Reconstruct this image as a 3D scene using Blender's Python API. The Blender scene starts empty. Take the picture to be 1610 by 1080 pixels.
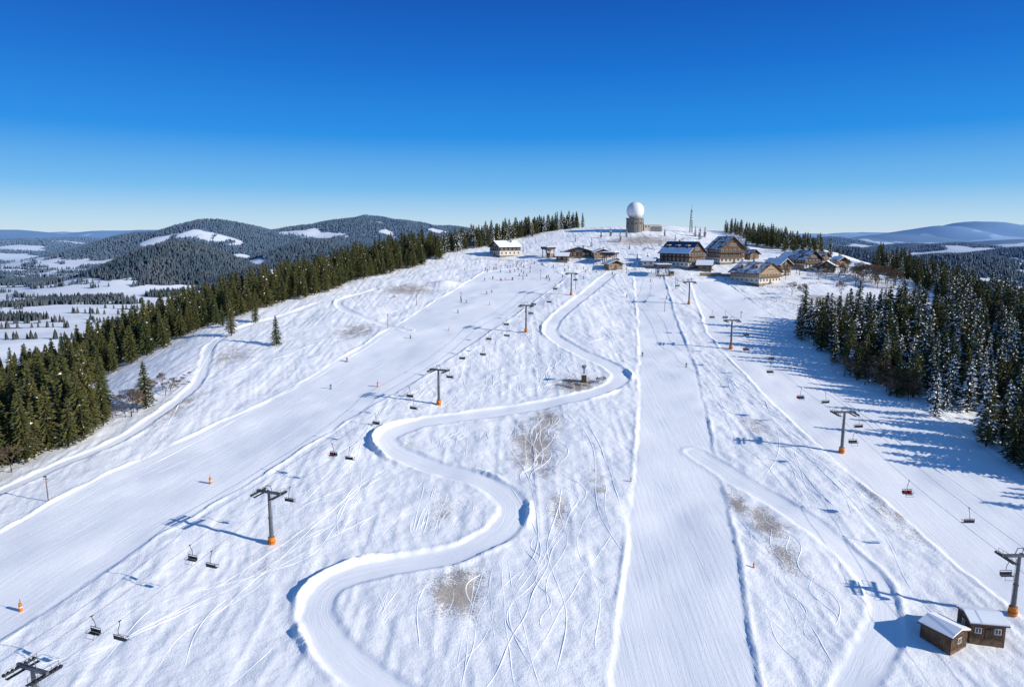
import bpy, math, random
import numpy as np
from mathutils import Vector, Matrix
random.seed(7); RNG=np.random.default_rng(7)
scene=bpy.context.scene
scene.view_settings.view_transform='Standard'; scene.view_settings.look='None'; scene.view_settings.exposure=0
CAMZ=84.0; PITCH=math.radians(9.2); F=1080.0
cp,sp=math.cos(PITCH),math.sin(PITCH)
# ------------------------------------------------------------ noise
def _h(xi,yi,s):
    n=(xi.astype(np.int64)*374761393+yi.astype(np.int64)*668265263+s*982451653)&0xffffffff
    n=((n^(n>>13))*1274126177)&0xffffffff
    n=(n^(n>>16))&0xffff
    return n/32767.5-1.0
def vn(x,y,s=0):
    x=np.asarray(x,float);y=np.asarray(y,float)
    xi=np.floor(x);yi=np.floor(y);fx=x-xi;fy=y-yi
    fx=fx*fx*fx*(fx*(fx*6-15)+10);fy=fy*fy*fy*(fy*(fy*6-15)+10)
    a=_h(xi,yi,s);b=_h(xi+1,yi,s);c=_h(xi,yi+1,s);d=_h(xi+1,yi+1,s)
    return (a*(1-fx)+b*fx)*(1-fy)+(c*(1-fx)+d*fx)*fy
def fbm(x,y,s=0,o=4):
    r=0;a=1;t=0
    for i in range(o):
        r=r+a*vn(x*2**i+i*17.3,y*2**i-i*9.1,s+i);t+=a;a*=.5
    return r/t
def sstep(a,b,x):
    t=np.clip((x-a)/(b-a),0,1);return t*t*(3-2*t)
# ------------------------------------------------------------ base relief
HILL=np.array([(-150,-900),(-140,50),(-124,160),(-112,200),(-112,250),(-118,300),(-105,350),(-78,400),(-48,470),(15,535),(60,575),(110,590),(165,560),(205,500),(214,420),(214,340),(225,200),(260,50),(300,-900)],float)
def poly_sd(x,y,P):
    """signed distance, + inside"""
    d=np.full(x.shape,1e9);ins=np.zeros(x.shape,bool)
    n=len(P)
    for i in range(n):
        ax,ay=P[i];bx,by=P[(i+1)%n]
        ex,ey=bx-ax,by-ay
        t=np.clip(((x-ax)*ex+(y-ay)*ey)/(ex*ex+ey*ey+1e-9),0,1)
        d=np.minimum(d,(x-ax-t*ex)**2+(y-ay-t*ey)**2)
        c=((ay>y)!=(by>y))
        xx=(bx-ax)*(y-ay)/((by-ay) if by!=ay else 1e-9)+ax
        ins^=(c&(x<xx))
    d=np.sqrt(d)
    return np.where(ins,d,-d)
FAR=[(285,381,1900,135,170),(345,360,3300,260,300),(225,374,3300,230,300),(590,355,3900,420,400),(480,366,3700,300,350),
     (720,364,4200,380,400),(500,385,2600,170,230),(620,392,2500,260,260),(40,377,4300,420,350),(130,374,4900,380,350),(850,366,5200,500,500),(440,412,1750,90,170),
     (40,370,7200,700,300),(190,368,9000,900,300),(700,362,8000,600,400),
     (1535,362,9500,520,500),(1475,366,8600,420,400),(1610,366,9900,500,500),(1400,369,7000,450,350),(1290,371,5200,330,300),(1340,374,6000,260,260),(1240,374,4200,240,300),
     (1500,384,3900,330,260),(1590,378,5200,380,300),(1620,392,3000,240,260),(1420,384,4300,260,250),(1500,402,2300,230,150),(1330,388,2600,150,200)]
def far_h(x,y):
    z=np.zeros(np.shape(x))
    for px,py,d,sx,sy in FAR:
        X=(px-805)/F*d; top=CAMZ-(py-365)/F*d; A=top+58
        g=np.exp(-((x-X)**2)/(2*sx*sx)-((y-d)**2)/(2*sy*sy))*A
        z=np.maximum(z,g)+0.25*np.minimum(z,g)
    return z
def base_h(x,y):
    x=np.asarray(x,float);y=np.asarray(y,float)
    r=np.hypot(x,y)
    sd=poly_sd(x,y,HILL)
    d=np.maximum(-sd,0)
    plane=0.145*np.minimum(y,560)+8.5*np.exp(-((x-100)**2+(y-545)**2)/(2*62**2))
    hill=plane-0.42*(np.sqrt(d*d+38**2)-38)
    vall=-62+fbm(x/420,y/420,3)*9*sstep(300,900,r)+fbm(x/90,y/90,13)*2.5*sstep(300,900,r)
    fh=far_h(x,y)
    vall=vall+fh*(1+.10*fbm(x/160,y/160,9)+.10*vn(x/520,y/520,19))+sstep(5500,12000,r)*(75+100*fbm(x/1900,y/1900,21,4))
    k=14.0
    m=np.maximum(hill,vall)
    return m+k*np.log1p(np.exp(-np.abs(hill-vall)/k))*sstep(-5,-60,sd)
def ray(px,py):
    u=(px-805)/F;v=(540-py)/F
    return np.array([u,cp+v*sp,-sp+v*cp])
def pixel_to_ground(px,py,hf=None):  # places things by image pixel: where its camera ray meets the ground
    d=ray(px,py);hf=hf or base_h
    t=np.concatenate([np.arange(60,700,0.5),np.arange(700,6000,6)])
    X=d[0]*t;Y=d[1]*t;Z=CAMZ+d[2]*t
    g=Z-hf(X,Y);k=np.argmax(g<0)
    if g[k]>=0: k=np.argmin(g)
    if k==0: return X[0],Y[0]
    f=g[k-1]/(g[k-1]-g[k]+1e-9) if g[k]<0 else 0
    return X[k-1]+f*(X[k]-X[k-1]),Y[k-1]+f*(Y[k]-Y[k-1])
def W(l): return np.array([pixel_to_ground(a,b) for a,b in l])
def spline(P,step=1.5):
    P=np.array(P,float);Q=np.vstack([2*P[0]-P[1],P,2*P[-1]-P[-2]]);o=[]
    for i in range(1,len(Q)-2):
        a,b,c,d=Q[i-1],Q[i],Q[i+1],Q[i+2]
        n=max(2,int(np.linalg.norm(c-b)/step))
        for k in range(n):
            t=k/n;o.append(.5*((2*b)+(c-a)*t+(2*a-5*b+4*c-d)*t*t+(3*b-a-3*c+d)*t**3))
    o.append(P[-1]);return np.array(o)
# ------------------------------------------------------------ grid
xr=[];x=136;s=.5
while x<16000: s*=1.025;x+=s;xr.append(x)
xs=np.concatenate([-np.array(xr[::-1]),np.arange(-136,136.01,.5),np.array(xr)])
yb=[];y=88;s=.6
while y>-3000: s*=1.06;y-=s;yb.append(y)
yf=[];y=452;s=.9
while y<24000: s*=1.02;y+=s;yf.append(y)
ys=np.concatenate([np.array(yb[::-1]),np.arange(88,260,.5),np.arange(260,452.1,.9),np.array(yf)])
GX,GY=np.meshgrid(xs,ys)
H=base_h(GX,GY)
def sl(x0,x1,y0,y1):
    return slice(max(0,np.searchsorted(ys,y0)-1),np.searchsorted(ys,y1)+1),slice(max(0,np.searchsorted(xs,x0)-1),np.searchsorted(xs,x1)+1)
def path_field(P,m):
    D=np.full(GX.shape,1e6);S=np.zeros(GX.shape);K=np.zeros(GX.shape);L=np.zeros(GX.shape)
    seg=np.diff(P,axis=0);ln=np.linalg.norm(seg,axis=1);cum=np.concatenate([[0],np.cumsum(ln)])
    ang=np.unwrap(np.arctan2(seg[:,1],seg[:,0]));kk=np.gradient(ang)/np.maximum(ln,.3)
    kk=np.convolve(np.pad(kk,4,mode='edge'),np.ones(9)/9,'valid')
    for i in range(len(seg)):
        a=P[i];b=P[i+1];e=seg[i]
        q=sl(min(a[0],b[0])-m,max(a[0],b[0])+m,min(a[1],b[1])-m,max(a[1],b[1])+m)
        x=GX[q]-a[0];y=GY[q]-a[1]
        t=np.clip((x*e[0]+y*e[1])/(ln[i]**2+1e-9),0,1)
        dx=x-t*e[0];dy=y-t*e[1];d=np.hypot(dx,dy)
        c=d<D[q]
        D[q]=np.where(c,d,D[q]);S[q]=np.where(c,np.sign(e[0]*y-e[1]*x),S[q]);K[q]=np.where(c,kk[i],K[q]);L[q]=np.where(c,cum[i]+t*ln[i],L[q])
    return D,S,K,L
near=sl(-330,330,40,620)
groom=np.zeros(GX.shape);side=np.zeros(GX.shape);grass=np.zeros(GX.shape);bank=np.zeros(GX.shape)
PISTES=[
 [(-90,885),(0,835),(200,728),(420,630),(600,525),(690,468),(760,428),(850,415),(890,436),(800,502),(690,575),(560,655),(400,752),(250,842),(0,1010),(-90,1075)],
 [(960,1130),(968,1000),(990,820),(1005,640),(1003,500),(996,428),(1042,428),(1062,500),(1095,580),(1125,720),(1163,880),(1202,1130)],
 [(1085,442),(1112,520),(1200,620),(1330,740),(1520,895),(1720,1050),(1760,830),(1500,672),(1320,565),(1220,500),(1140,440)],
]
sdmin=np.full(GX.shape,-99.)
for k,pp in enumerate(PISTES):
    P=W(pp);sd=np.full(GX.shape,-99.)
    sd[near]=poly_sd(GX[near],GY[near],P)
    sd=sd+vn(GX/9,GY/9,31+k)*.4+vn(GX/2.5,GY/2.5,35)*.2
    groom=np.maximum(groom,sstep(-.3,.8,sd))
    bank+= np.clip(.14+.26*vn(GX/9,GY/12,60+k),.02,.4)*np.exp(-((sd+.4)/.45)**2) -0.24*sstep(-.5,.5,sd)
    nrm={0:(.936,-.352),1:(1,0),2:(1,0.02)}[k]
    side=np.where(sd>0,GX*nrm[0]+GY*nrm[1],side)
    sdmin=np.maximum(sdmin,sd)
PATHS=[
 ([(690,1150),(640,1105),(570,1055),(512,1000),(497,950),(530,908),(620,885),(720,866),(788,832),(805,792),(762,757),(680,730),(618,705),(610,683),(660,664),(750,650),(850,636),(935,618),(975,598),(960,576),(900,547),(866,522),(876,500),(915,467),(960,430)],6.4,1.25),
 ([(1095,712),(1180,765),(1240,800),(1320,858),(1378,920),(1390,985),(1350,1060),(1315,1130)],6.0,.25),
 ([(-80,815),(0,772),(100,727),(200,682),(262,642),(308,603),(322,570),(335,538),(380,514),(440,497),(500,478)],3.6,.4),
 ([(640,520),(600,508),(560,495),(533,480),(545,468),(590,455)],3.6,.9),
]
for k,(pp,wd,bk) in enumerate(PATHS):
    P=spline(W(pp))
    D,S,K,L=path_field(P,12)
    D=np.where(D<1e5,D+.22*vn(GX/1.6,GY/1.6,90)+.3*vn(GX/6,GY/6,91),D)
    hw=wd/2;outer=-np.sign(K)
    amt=.13+bk*np.clip(np.abs(K)*14,0,1)*(S*outer>0)
    amt=amt*(.65+.7*vn(L/6,S*3,70+k))
    if k==1: amt=amt*sstep(8,40,L)
    ridge=amt*np.exp(-((D-hw-.6)/.65)**2)
    ins=sstep(hw+.6,hw-.6,D)
    groom=np.maximum(groom*(sstep(hw+1.2,hw+2.5,D) if k!=1 else 1),ins)
    side=np.where(D<hw+.5,D*S*1.0,side)
    bank=bank*sstep(hw-.2,hw+1.6,D)+ridge-(.38 if k!=1 else .28)*ins
    sdmin=np.maximum(sdmin,hw-D)
rough=(1-groom)
nearm=sstep(900,500,np.hypot(GX,GY-300))
und=fbm(GX/26,GY/26,5,3)*.9+fbm(GX/5.5,GY/7,6,3)*.19*rough+fbm(GX/1.7,GY/1.9,7,2)*.09*rough
und+= -.20*np.abs(vn(GX/2.4,GY/16,15))*rough
und+= -.10*np.abs(vn((GX+.35*GY)/1.7,GY/22,16))*rough
H+= (und+bank)*nearm
def blob(px,py,rx,ry):
    x,y=pixel_to_ground(px,py);return np.exp(-((GX-x)/rx)**2-((GY-y)/ry)**2)
H+=2.2*blob(700,447,7,5)
for bx,by,rx,ry,am in [(840,700,7,20,1),(720,925,6,9,1.05),(905,605,9,9,1.05),(1205,825,4,10,1),(640,455,20,14,.9),(1400,800,7,18,.6),(1240,880,4,8,.7),(860,660,6,10,.95),(560,520,10,14,.8),(270,640,7,16,.85),
          (1010,378,30,18,1),(880,800,3,10,.75),(1190,670,5,12,.65),(1300,470,20,12,.9),(700,800,5,7,.6),(1120,400,24,10,1),(360,560,12,18,.7),(1160,790,3,8,.9),(640,700,4,8,.5),(420,880,5,6,.5),(940,760,3,14,.6)]:
    grass=np.maximum(grass,am*blob(bx,by,rx,ry))
grass*=rough
def forest_map(x,y):
    r=np.hypot(x,y)
    fh=far_h(x,y)
    n=fbm(x/330,y/330,41,4)
    f=sstep(-.08,.06,n+np.clip((fh-30)/60,-.30,.60)-.06)
    bx=(60-805)/F*1900
    f=np.maximum(f,sstep(1.1,.9,np.sqrt(((x-bx)/330)**2+((y-1980)/120)**2)+.3*vn(x/80,y/80,4)))
    for px,py,d,rx,ry in [(338,374,3050,150,60),(490,371,3500,200,90),(565,390,2800,90,60),(45,383,4000,130,120),(440,412,1950,70,130),(165,384,3600,120,100),(55,402,2700,300,140),(1560,382,6000,300,160),
          (1380,385,4700,300,180),(1340,378,5700,300,160),(1570,405,1950,200,90),(1500,396,2900,220,100),(1600,386,4200,260,120),(1440,378,6300,300,150),(120,412,2300,200,130),(480,430,1600,110,120),(100,470,1350,420,200),(60,500,1000,300,120),(690,372,3800,60,60),(420,425,1550,140,160),
          (640,378,3300,130,50),(250,372,3000,70,50),(400,378,2900,80,50),(110,380,4400,220,90)]:
        X=(px-805)/F*d
        f=f*(1-sstep(1.15,.85,np.sqrt(((x-X)/rx)**2+((y-d)/ry)**2)+.25*vn(x/60,y/60,5)))
    hg=np.minimum(np.abs(vn(x/230,y/170,77)),np.abs(vn(x/310+y/500,y/140,78)))
    f=np.maximum(f,.9*sstep(.045,.015,hg)*sstep(700,950,r)*sstep(5000,3000,r)*(vn(x/50,y/50,8)>-.25))
    f=np.maximum(f,sstep(.50,.56,vn(x/95,y/95,81))*sstep(800,1000,r)*sstep(4500,3500,r))
    sd=poly_sd(x,y,HILL)
    return f*sstep(650,900,r)*sstep(-150,-260,sd)
FM=forest_map(GX,GY)
H+=FM*6*sstep(5200,6500,np.hypot(GX,GY))
def hz(x,y):
    x=np.atleast_1d(np.asarray(x,float));y=np.atleast_1d(np.asarray(y,float))
    i=np.clip(np.searchsorted(xs,x)-1,0,len(xs)-2);j=np.clip(np.searchsorted(ys,y)-1,0,len(ys)-2)
    fx=(x-xs[i])/(xs[i+1]-xs[i]);fy=(y-ys[j])/(ys[j+1]-ys[j])
    return (H[j,i]*(1-fx)+H[j,i+1]*fx)*(1-fy)+(H[j+1,i]*(1-fx)+H[j+1,i+1]*fx)*fy
def gz(x,y): return float(hz(x,y)[0])
def bil(A,x,y):
    i=np.clip(np.searchsorted(xs,x)-1,0,len(xs)-2);j=np.clip(np.searchsorted(ys,y)-1,0,len(ys)-2);return A[j,i]
def place(px,py):
    x,y=pixel_to_ground(px,py,lambda a,b:hz(a,b));return float(x),float(y),gz(x,y)
# ------------------------------------------------------------ materials
def mat(name,col,rough=.7,metal=0,var=0,scale=2.,col2=None,bump=0,spec=.3):
    m=bpy.data.materials.new(name);m.use_nodes=True;nt=m.node_tree;b=nt.nodes['Principled BSDF']
    b.inputs['Base Color'].default_value=(*col,1);b.inputs['Roughness'].default_value=rough;b.inputs['Metallic'].default_value=metal
    b.inputs['Specular IOR Level'].default_value=spec
    if var or col2:
        tc=nt.nodes.new('ShaderNodeTexCoord');no=nt.nodes.new('ShaderNodeTexNoise');no.inputs['Scale'].default_value=scale;no.inputs['Detail'].default_value=5
        nt.links.new(tc.outputs['Object'],no.inputs['Vector'])
        mx=nt.nodes.new('ShaderNodeMix');mx.data_type='RGBA'
        mr=nt.nodes.new('ShaderNodeMapRange');mr.inputs[1].default_value=.38;mr.inputs[2].default_value=.62
        nt.links.new(no.outputs['Fac'],mr.inputs[0]);nt.links.new(mr.outputs[0],mx.inputs[0])
        c2=col2 or tuple(c*(1-var) for c in col)
        mx.inputs[6].default_value=(*col,1);mx.inputs[7].default_value=(*c2,1)
        nt.links.new(mx.outputs[2],b.inputs['Base Color'])
        if bump:
            bp=nt.nodes.new('ShaderNodeBump');bp.inputs['Strength'].default_value=bump;nt.links.new(no.outputs['Fac'],bp.inputs['Height']);nt.links.new(bp.outputs[0],b.inputs['Normal'])
    return m
class NT:
    def __init__(s,m): s.nt=m.node_tree
    def n(s,t,**k):
        o=s.nt.nodes.new(t)
        for a,b in k.items(): setattr(o,a,b)
        return o
    def l(s,a,b): s.nt.links.new(a,b)
    def math(s,op,a,b=None,clamp=False):
        o=s.n('ShaderNodeMath',operation=op);o.use_clamp=clamp
        for i,v in enumerate((a,b)):
            if v is None: continue
            if isinstance(v,(int,float)): o.inputs[i].default_value=v
            else: s.l(v,o.inputs[i])
        return o.outputs[0]
    def mr(s,v,a,b,c=0,d=1,smooth=False):
        o=s.n('ShaderNodeMapRange');
        if smooth:o.interpolation_type='SMOOTHSTEP'
        s.l(v,o.inputs[0])
        for i,q in enumerate((a,b,c,d)): o.inputs[i+1].default_value=q
        return o.outputs[0]
    def mix(s,f,a,b):
        o=s.n('ShaderNodeMix',data_type='RGBA')
        for i,v in ((0,f),(6,a),(7,b)):
            if isinstance(v,(int,float)): o.inputs[i].default_value=v
            elif isinstance(v,tuple): o.inputs[i].default_value=(*v,1)
            else: s.l(v,o.inputs[i])
        return o.outputs[2]
    def noise(s,vec,sc,det=4,rough=.55):
        o=s.n('ShaderNodeTexNoise');o.inputs['Scale'].default_value=sc;o.inputs['Detail'].default_value=det;o.inputs['Roughness'].default_value=rough
        s.l(vec,o.inputs['Vector']);return o.outputs['Fac']
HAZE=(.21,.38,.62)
def painted_haze(T,pos,col):  # aerial haze painted into the base colour, growing with distance from the origin
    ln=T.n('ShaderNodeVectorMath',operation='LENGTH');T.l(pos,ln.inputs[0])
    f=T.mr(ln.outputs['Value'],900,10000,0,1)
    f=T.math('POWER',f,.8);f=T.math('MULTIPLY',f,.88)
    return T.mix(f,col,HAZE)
snow=bpy.data.materials.new('snow_ground');snow.use_nodes=True;T=NT(snow);bs=snow.node_tree.nodes['Principled BSDF']
geo=T.n('ShaderNodeNewGeometry');pos=geo.outputs['Position']
def attr(n): return T.n('ShaderNodeAttribute',attribute_name=n).outputs['Fac']
ag,af,agr,asd=attr('groom'),attr('forest'),attr('grass'),attr('side')
sep=T.n('ShaderNodeSeparateXYZ');T.l(pos,sep.inputs[0])
n1=T.noise(pos,.05,4);n2=T.noise(pos,.9,6,.65);n3=T.noise(pos,3.2,5,.7);n0=T.noise(pos,.28,5,.6)
base=T.mix(T.mr(n1,.35,.65),(.965,.955,.935),(.94,.935,.925))
base=T.mix(T.math('MULTIPLY',T.mr(n0,.45,.72),.22),base,(.86,.85,.84))
cmb=T.n('ShaderNodeCombineXYZ');T.l(asd,cmb.inputs[0]);T.l(T.math('MULTIPLY',sep.outputs[1],.035),cmb.inputs[1])
st=T.noise(cmb.outputs[0],1.3,6,.75)
base=T.mix(T.math('MULTIPLY',T.math('MULTIPLY',T.mr(st,.4,.65),ag),.45),base,(.83,.845,.87))
near_f=T.n('ShaderNodeVectorMath',operation='LENGTH');T.l(pos,near_f.inputs[0])
vo=T.n('ShaderNodeTexVoronoi');vo.inputs['Scale'].default_value=.006;T.l(pos,vo.inputs['Vector'])
sc_=T.n('ShaderNodeSeparateColor');T.l(vo.outputs['Color'],sc_.inputs[0])
ff=T.math('MULTIPLY',T.math('MULTIPLY',T.mr(sc_.outputs[0],.55,1.0),T.mr(T.noise(pos,.03,6,.7),.35,.65)),T.mr(near_f.outputs['Value'],700,900,0,.5))
base=T.mix(ff,base,(.50,.47,.42))
gm=T.math('ADD',T.math('MULTIPLY',agr,.235),T.math('MULTIPLY',T.math('SUBTRACT',1,ag),.075))
sp1=T.math('ADD',T.math('MULTIPLY',n3,.68),T.math('MULTIPLY',n0,.32))
thr=T.math('SUBTRACT',.70,gm)
sm=T.math('MULTIPLY',T.math('SUBTRACT',sp1,thr),16,True)
sm=T.math('MULTIPLY',sm,T.mr(near_f.outputs['Value'],600,800,.74,0))
base=T.mix(sm,base,(.27,.19,.11))
fn=T.noise(pos,.02,8,.75)
fcol=T.mix(T.mr(fn,.35,.7),(.030,.036,.030),(.085,.082,.068))
fm=T.math('MULTIPLY',T.math('SUBTRACT',T.math('ADD',af,T.math('MULTIPLY',T.math('SUBTRACT',fn,.5),.5)),.38),6,True)
base=T.mix(fm,base,fcol)
base=painted_haze(T,pos,base)
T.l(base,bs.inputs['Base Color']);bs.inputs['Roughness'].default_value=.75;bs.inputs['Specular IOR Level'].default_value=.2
rg=T.math('SUBTRACT',1,T.math('MULTIPLY',ag,.85))
hh=T.math('ADD',T.math('MULTIPLY',T.math('ADD',T.math('MULTIPLY',n2,.26),T.math('MULTIPLY',n3,.13)),rg),T.math('MULTIPLY',T.math('MULTIPLY',st,ag),.17))
hh=T.math('MULTIPLY',hh,T.mr(near_f.outputs['Value'],500,900,1,0))
bp=T.n('ShaderNodeBump');bp.inputs['Distance'].default_value=1.0;bp.inputs['Strength'].default_value=.68
T.l(hh,bp.inputs['Height']);T.l(bp.outputs[0],bs.inputs['Normal'])
M=dict(
 steel=mat('galvanised_steel',(.16,.17,.18),.5,.5,.25,1),dark=mat('dark_steel',(.03,.032,.036),.5,.3),
 orange=mat('orange_padding',(.75,.22,.02),.6,0,.25,2),wood=mat('weathered_wood',(.20,.12,.065),.8,0,.5,1.5),
 dwood=mat('dark_wood',(.10,.058,.035),.8,0,.4,1.2),plaster=mat('plaster',(.66,.60,.50),.85,0,.15,.8),tan=mat('tan_boards',(.40,.26,.14),.8,0,.3,1),
 glass=mat('window_glass',(.03,.04,.055),.12,0,spec=.6),frame=mat('window_frame',(.7,.68,.63),.6),
 tile=mat('roof_tile',(.11,.06,.045),.7,0,.4,.9),slate=mat('slate_roof',(.04,.07,.15),.45,0,.3,.6),
 roofsnow=mat('roof_snow',(.94,.94,.93),.7,0,0,.25,(.87,.88,.89),.3),patchsnow=mat('patchy_roof_snow',(.93,.93,.93),.7,0,0,.35,(.14,.08,.055)),
 stone=mat('stone',(.28,.25,.21),.9,0,.4,1.2,None,.4),concrete=mat('concrete',(.26,.245,.22),.85,0,.2,.5),
 white=mat('white_shell',(.84,.84,.83),.45,0,.06,.4),snowc=mat('snow_load',(.93,.93,.92),.8),
 bark=mat('bark',(.075,.055,.04),.9,0,.4,3),twig=mat('twigs',(.17,.115,.078),.9,0,.3,.6),frost=mat('frosted_twigs',(.56,.55,.54),.9,0,.35,.5),
 red=mat('red_fabric',(.50,.03,.03),.7),blue=mat('blue_fabric',(.03,.10,.35),.7),black=mat('black_fabric',(.02,.02,.025),.8),
 skin=mat('skin',(.55,.34,.25),.6),yellow=mat('yellow_fabric',(.65,.4,.03),.7),green=mat('green_fabric',(.05,.22,.10),.7),rope=mat('steel_cable',(.10,.10,.11),.6),
)
def conmat(name,c1,c2,hz_=False):
    m=bpy.data.materials.new(name);m.use_nodes=True;T=NT(m);b=m.node_tree.nodes['Principled BSDF']
    oi=T.n('ShaderNodeObjectInfo');g=T.n('ShaderNodeNewGeometry')
    n=T.noise(g.outputs['Position'],.5 if not hz_ else .012,4)
    f=T.math('ADD',T.math('MULTIPLY',oi.outputs['Random'],.55),T.math('MULTIPLY',T.mr(n,.3,.7),.45),True)
    if hz_: f=T.mr(n,.35,.65)
    c=T.mix(f,c1,c2)
    if hz_: c=painted_haze(T,g.outputs['Position'],c)
    T.l(c,b.inputs['Base Color']);b.inputs['Roughness'].default_value=.8;b.inputs['Specular IOR Level'].default_value=.15
    return m
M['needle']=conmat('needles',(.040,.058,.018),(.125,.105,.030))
M['needle2']=conmat('dark_needles',(.022,.036,.018),(.060,.062,.028))  # darker needle tone, mixed in at random and used on snowy conifers
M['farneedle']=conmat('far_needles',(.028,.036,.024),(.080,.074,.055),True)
# ------------------------------------------------------------ mesh tools
class B:
    def __init__(s): s.v=[];s.f=[];s.m=[];s.mats=[]
    def mi(s,k):
        if k not in s.mats: s.mats.append(k)
        return s.mats.index(k)
    def add(s,vs,fs,k):
        o=len(s.v);s.v+=[tuple(v) for v in vs];i=s.mi(k)
        for f in fs: s.f.append(tuple(o+q for q in f));s.m.append(i)
    def box(s,c,d,k,rot=0):
        x,y,z=[q/2 for q in d];R=Matrix.Rotation(rot,3,'Z')
        vs=[Vector(c)+R@Vector((a*x,b*y,e*z)) for a in(-1,1) for b in(-1,1) for e in(-1,1)]
        s.add(vs,[(0,1,3,2),(4,6,7,5),(0,4,5,1),(2,3,7,6),(0,2,6,4),(1,5,7,3)],k)
    def tube(s,a,b,r1,r2,k,n=8,cap=True):
        a=Vector(a);b=Vector(b);d=(b-a)
        if d.length<1e-6:return
        q=d.to_track_quat('Z','Y');vs=[]
        for p,r in((a,r1),(b,r2)):
            for i in range(n):
                t=2*math.pi*i/n;vs.append(p+q@Vector((r*math.cos(t),r*math.sin(t),0)))
        fs=[(i,(i+1)%n,n+(i+1)%n,n+i) for i in range(n)]
        if cap: fs+=[tuple(range(n-1,-1,-1)),tuple(range(n,2*n))]
        s.add(vs,fs,k)
    def pl(s,pts,r,k,n=6):
        for a,b in zip(pts[:-1],pts[1:]): s.tube(a,b,r,r,k,n)
    def mesh(s,name,smooth=False):
        me=bpy.data.meshes.new(name);me.from_pydata(s.v,[],s.f)
        for k in s.mats: me.materials.append(M[k])
        me.polygons.foreach_set('material_index',s.m)
        if smooth: me.polygons.foreach_set('use_smooth',[True]*len(s.f))
        me.update();return me
def link(name,me,loc=(0,0,0),rz=0,sc=1,parent=None):
    o=bpy.data.objects.new(name,me);o.location=loc;o.rotation_euler=(0,0,rz);o.scale=(sc,sc,sc) if not isinstance(sc,tuple) else sc
    scene.collection.objects.link(o)
    if parent: o.parent=parent
    return o
def empty(name,loc,rz=0):
    o=bpy.data.objects.new(name,None);o.location=loc;o.rotation_euler=(0,0,rz);scene.collection.objects.link(o);return o
# ------------------------------------------------------------ terrain sheet
ny,nx=GX.shape
me=bpy.data.meshes.new('snow_covered_hill');me.vertices.add(nx*ny)
co=np.empty((ny*nx,3),np.float32);co[:,0]=GX.ravel();co[:,1]=GY.ravel();co[:,2]=H.ravel()
me.vertices.foreach_set('co',co.ravel())
idx=np.arange(nx*ny).reshape(ny,nx)
q=np.stack([idx[:-1,:-1],idx[:-1,1:],idx[1:,1:],idx[1:,:-1]],-1).reshape(-1,4)
me.loops.add(q.size);me.loops.foreach_set('vertex_index',q.ravel().astype(np.int32))
me.polygons.add(len(q));me.polygons.foreach_set('loop_start',np.arange(0,q.size,4,dtype=np.int32));
me.polygons.foreach_set('use_smooth',np.ones(len(q),bool))
me.update(calc_edges=True)
for n,A in(('groom',groom),('forest',FM),('grass',grass),('side',side)):
    a=me.attributes.new(n,'FLOAT','POINT');a.data.foreach_set('value',A.ravel().astype(np.float32))
me.materials.append(snow);link('terrain',me)
# ------------------------------------------------------------ ski tracks (ridges of pushed snow)
tv=[];tf=[]
def track(P,w=.2,h=.05):
    P=np.array(P);d=np.gradient(P,axis=0);d/=np.linalg.norm(d,axis=1)[:,None]+1e-9
    n=np.stack([-d[:,1],d[:,0]],1);o=len(tv)
    fade=np.clip(np.minimum(np.arange(len(P)),np.arange(len(P))[::-1])/8,0,1)
    hh=(h*(.75+.5*vn(P[:,0]/4,P[:,1]/4,3))+.03)*fade-.03
    A=P-n*w;C=P+n*w
    za,zb,zc=hz(A[:,0],A[:,1])-.05,hz(P[:,0],P[:,1])+hh,hz(C[:,0],C[:,1])-.05
    for i in range(len(P)):
        tv.extend([(A[i,0],A[i,1],za[i]),(P[i,0],P[i,1],zb[i]),(C[i,0],C[i,1],zc[i])])
    for i in range(len(P)-1):
        a=o+3*i;tf.extend([(a,a+1,a+4,a+3),(a+1,a+2,a+5,a+4)])
def wiggle(x0,y0,hd,L,amp,wl,ph):
    n=int(L/.8);o=[];x,y=x0,y0
    for i in range(n):
        t=i*.8;aa=hd+amp*math.sin(t/wl*6.283+ph)+.15*math.sin(t/31+ph*2)
        x+=.8*math.cos(aa);y+=.8*math.sin(aa);o.append((x,y))
    return o
for k in range(230):
    y0=random.uniform(130,340);x0=random.uniform(-.2*y0+5,58) 
    hd=-math.pi/2+random.gauss(-.12,.18)
    P=wiggle(x0,y0,hd,random.uniform(30,130),random.choice([.05,.12,.3,.6]),random.uniform(12,34),random.uniform(0,6))
    P=[p for p in P if p[1]>92]
    if len(P)<8: continue
    Pn=np.array(P);ok=bil(sdmin,Pn[:,0],Pn[:,1])<-1.8
    run=[]
    for p,q_ in zip(P,ok):
        if q_: run.append(p)
        else:
            if len(run)>8: track(run,random.uniform(.12,.25),random.uniform(.03,.10))
            run=[]
    if len(run)>8: track(run,random.uniform(.12,.25),random.uniform(.03,.10))
for k in range(40):
    y0=random.uniform(150,300);x0=random.uniform(68,86);P=wiggle(x0,y0,-math.pi/2+random.gauss(.03,.07),random.uniform(30,90),.15,25,random.uniform(0,6))
    P=[p for p in P if p[1]>92]
    if len(P)<8: continue
    Pn=np.array(P);ok=bil(sdmin,Pn[:,0],Pn[:,1])<-1.2
    P=[p for p,o_ in zip(P,ok) if o_]
    if len(P)>8 and max(np.linalg.norm(np.diff(np.array(P),axis=0),axis=1))<3: track(P,.2,.06)
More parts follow.
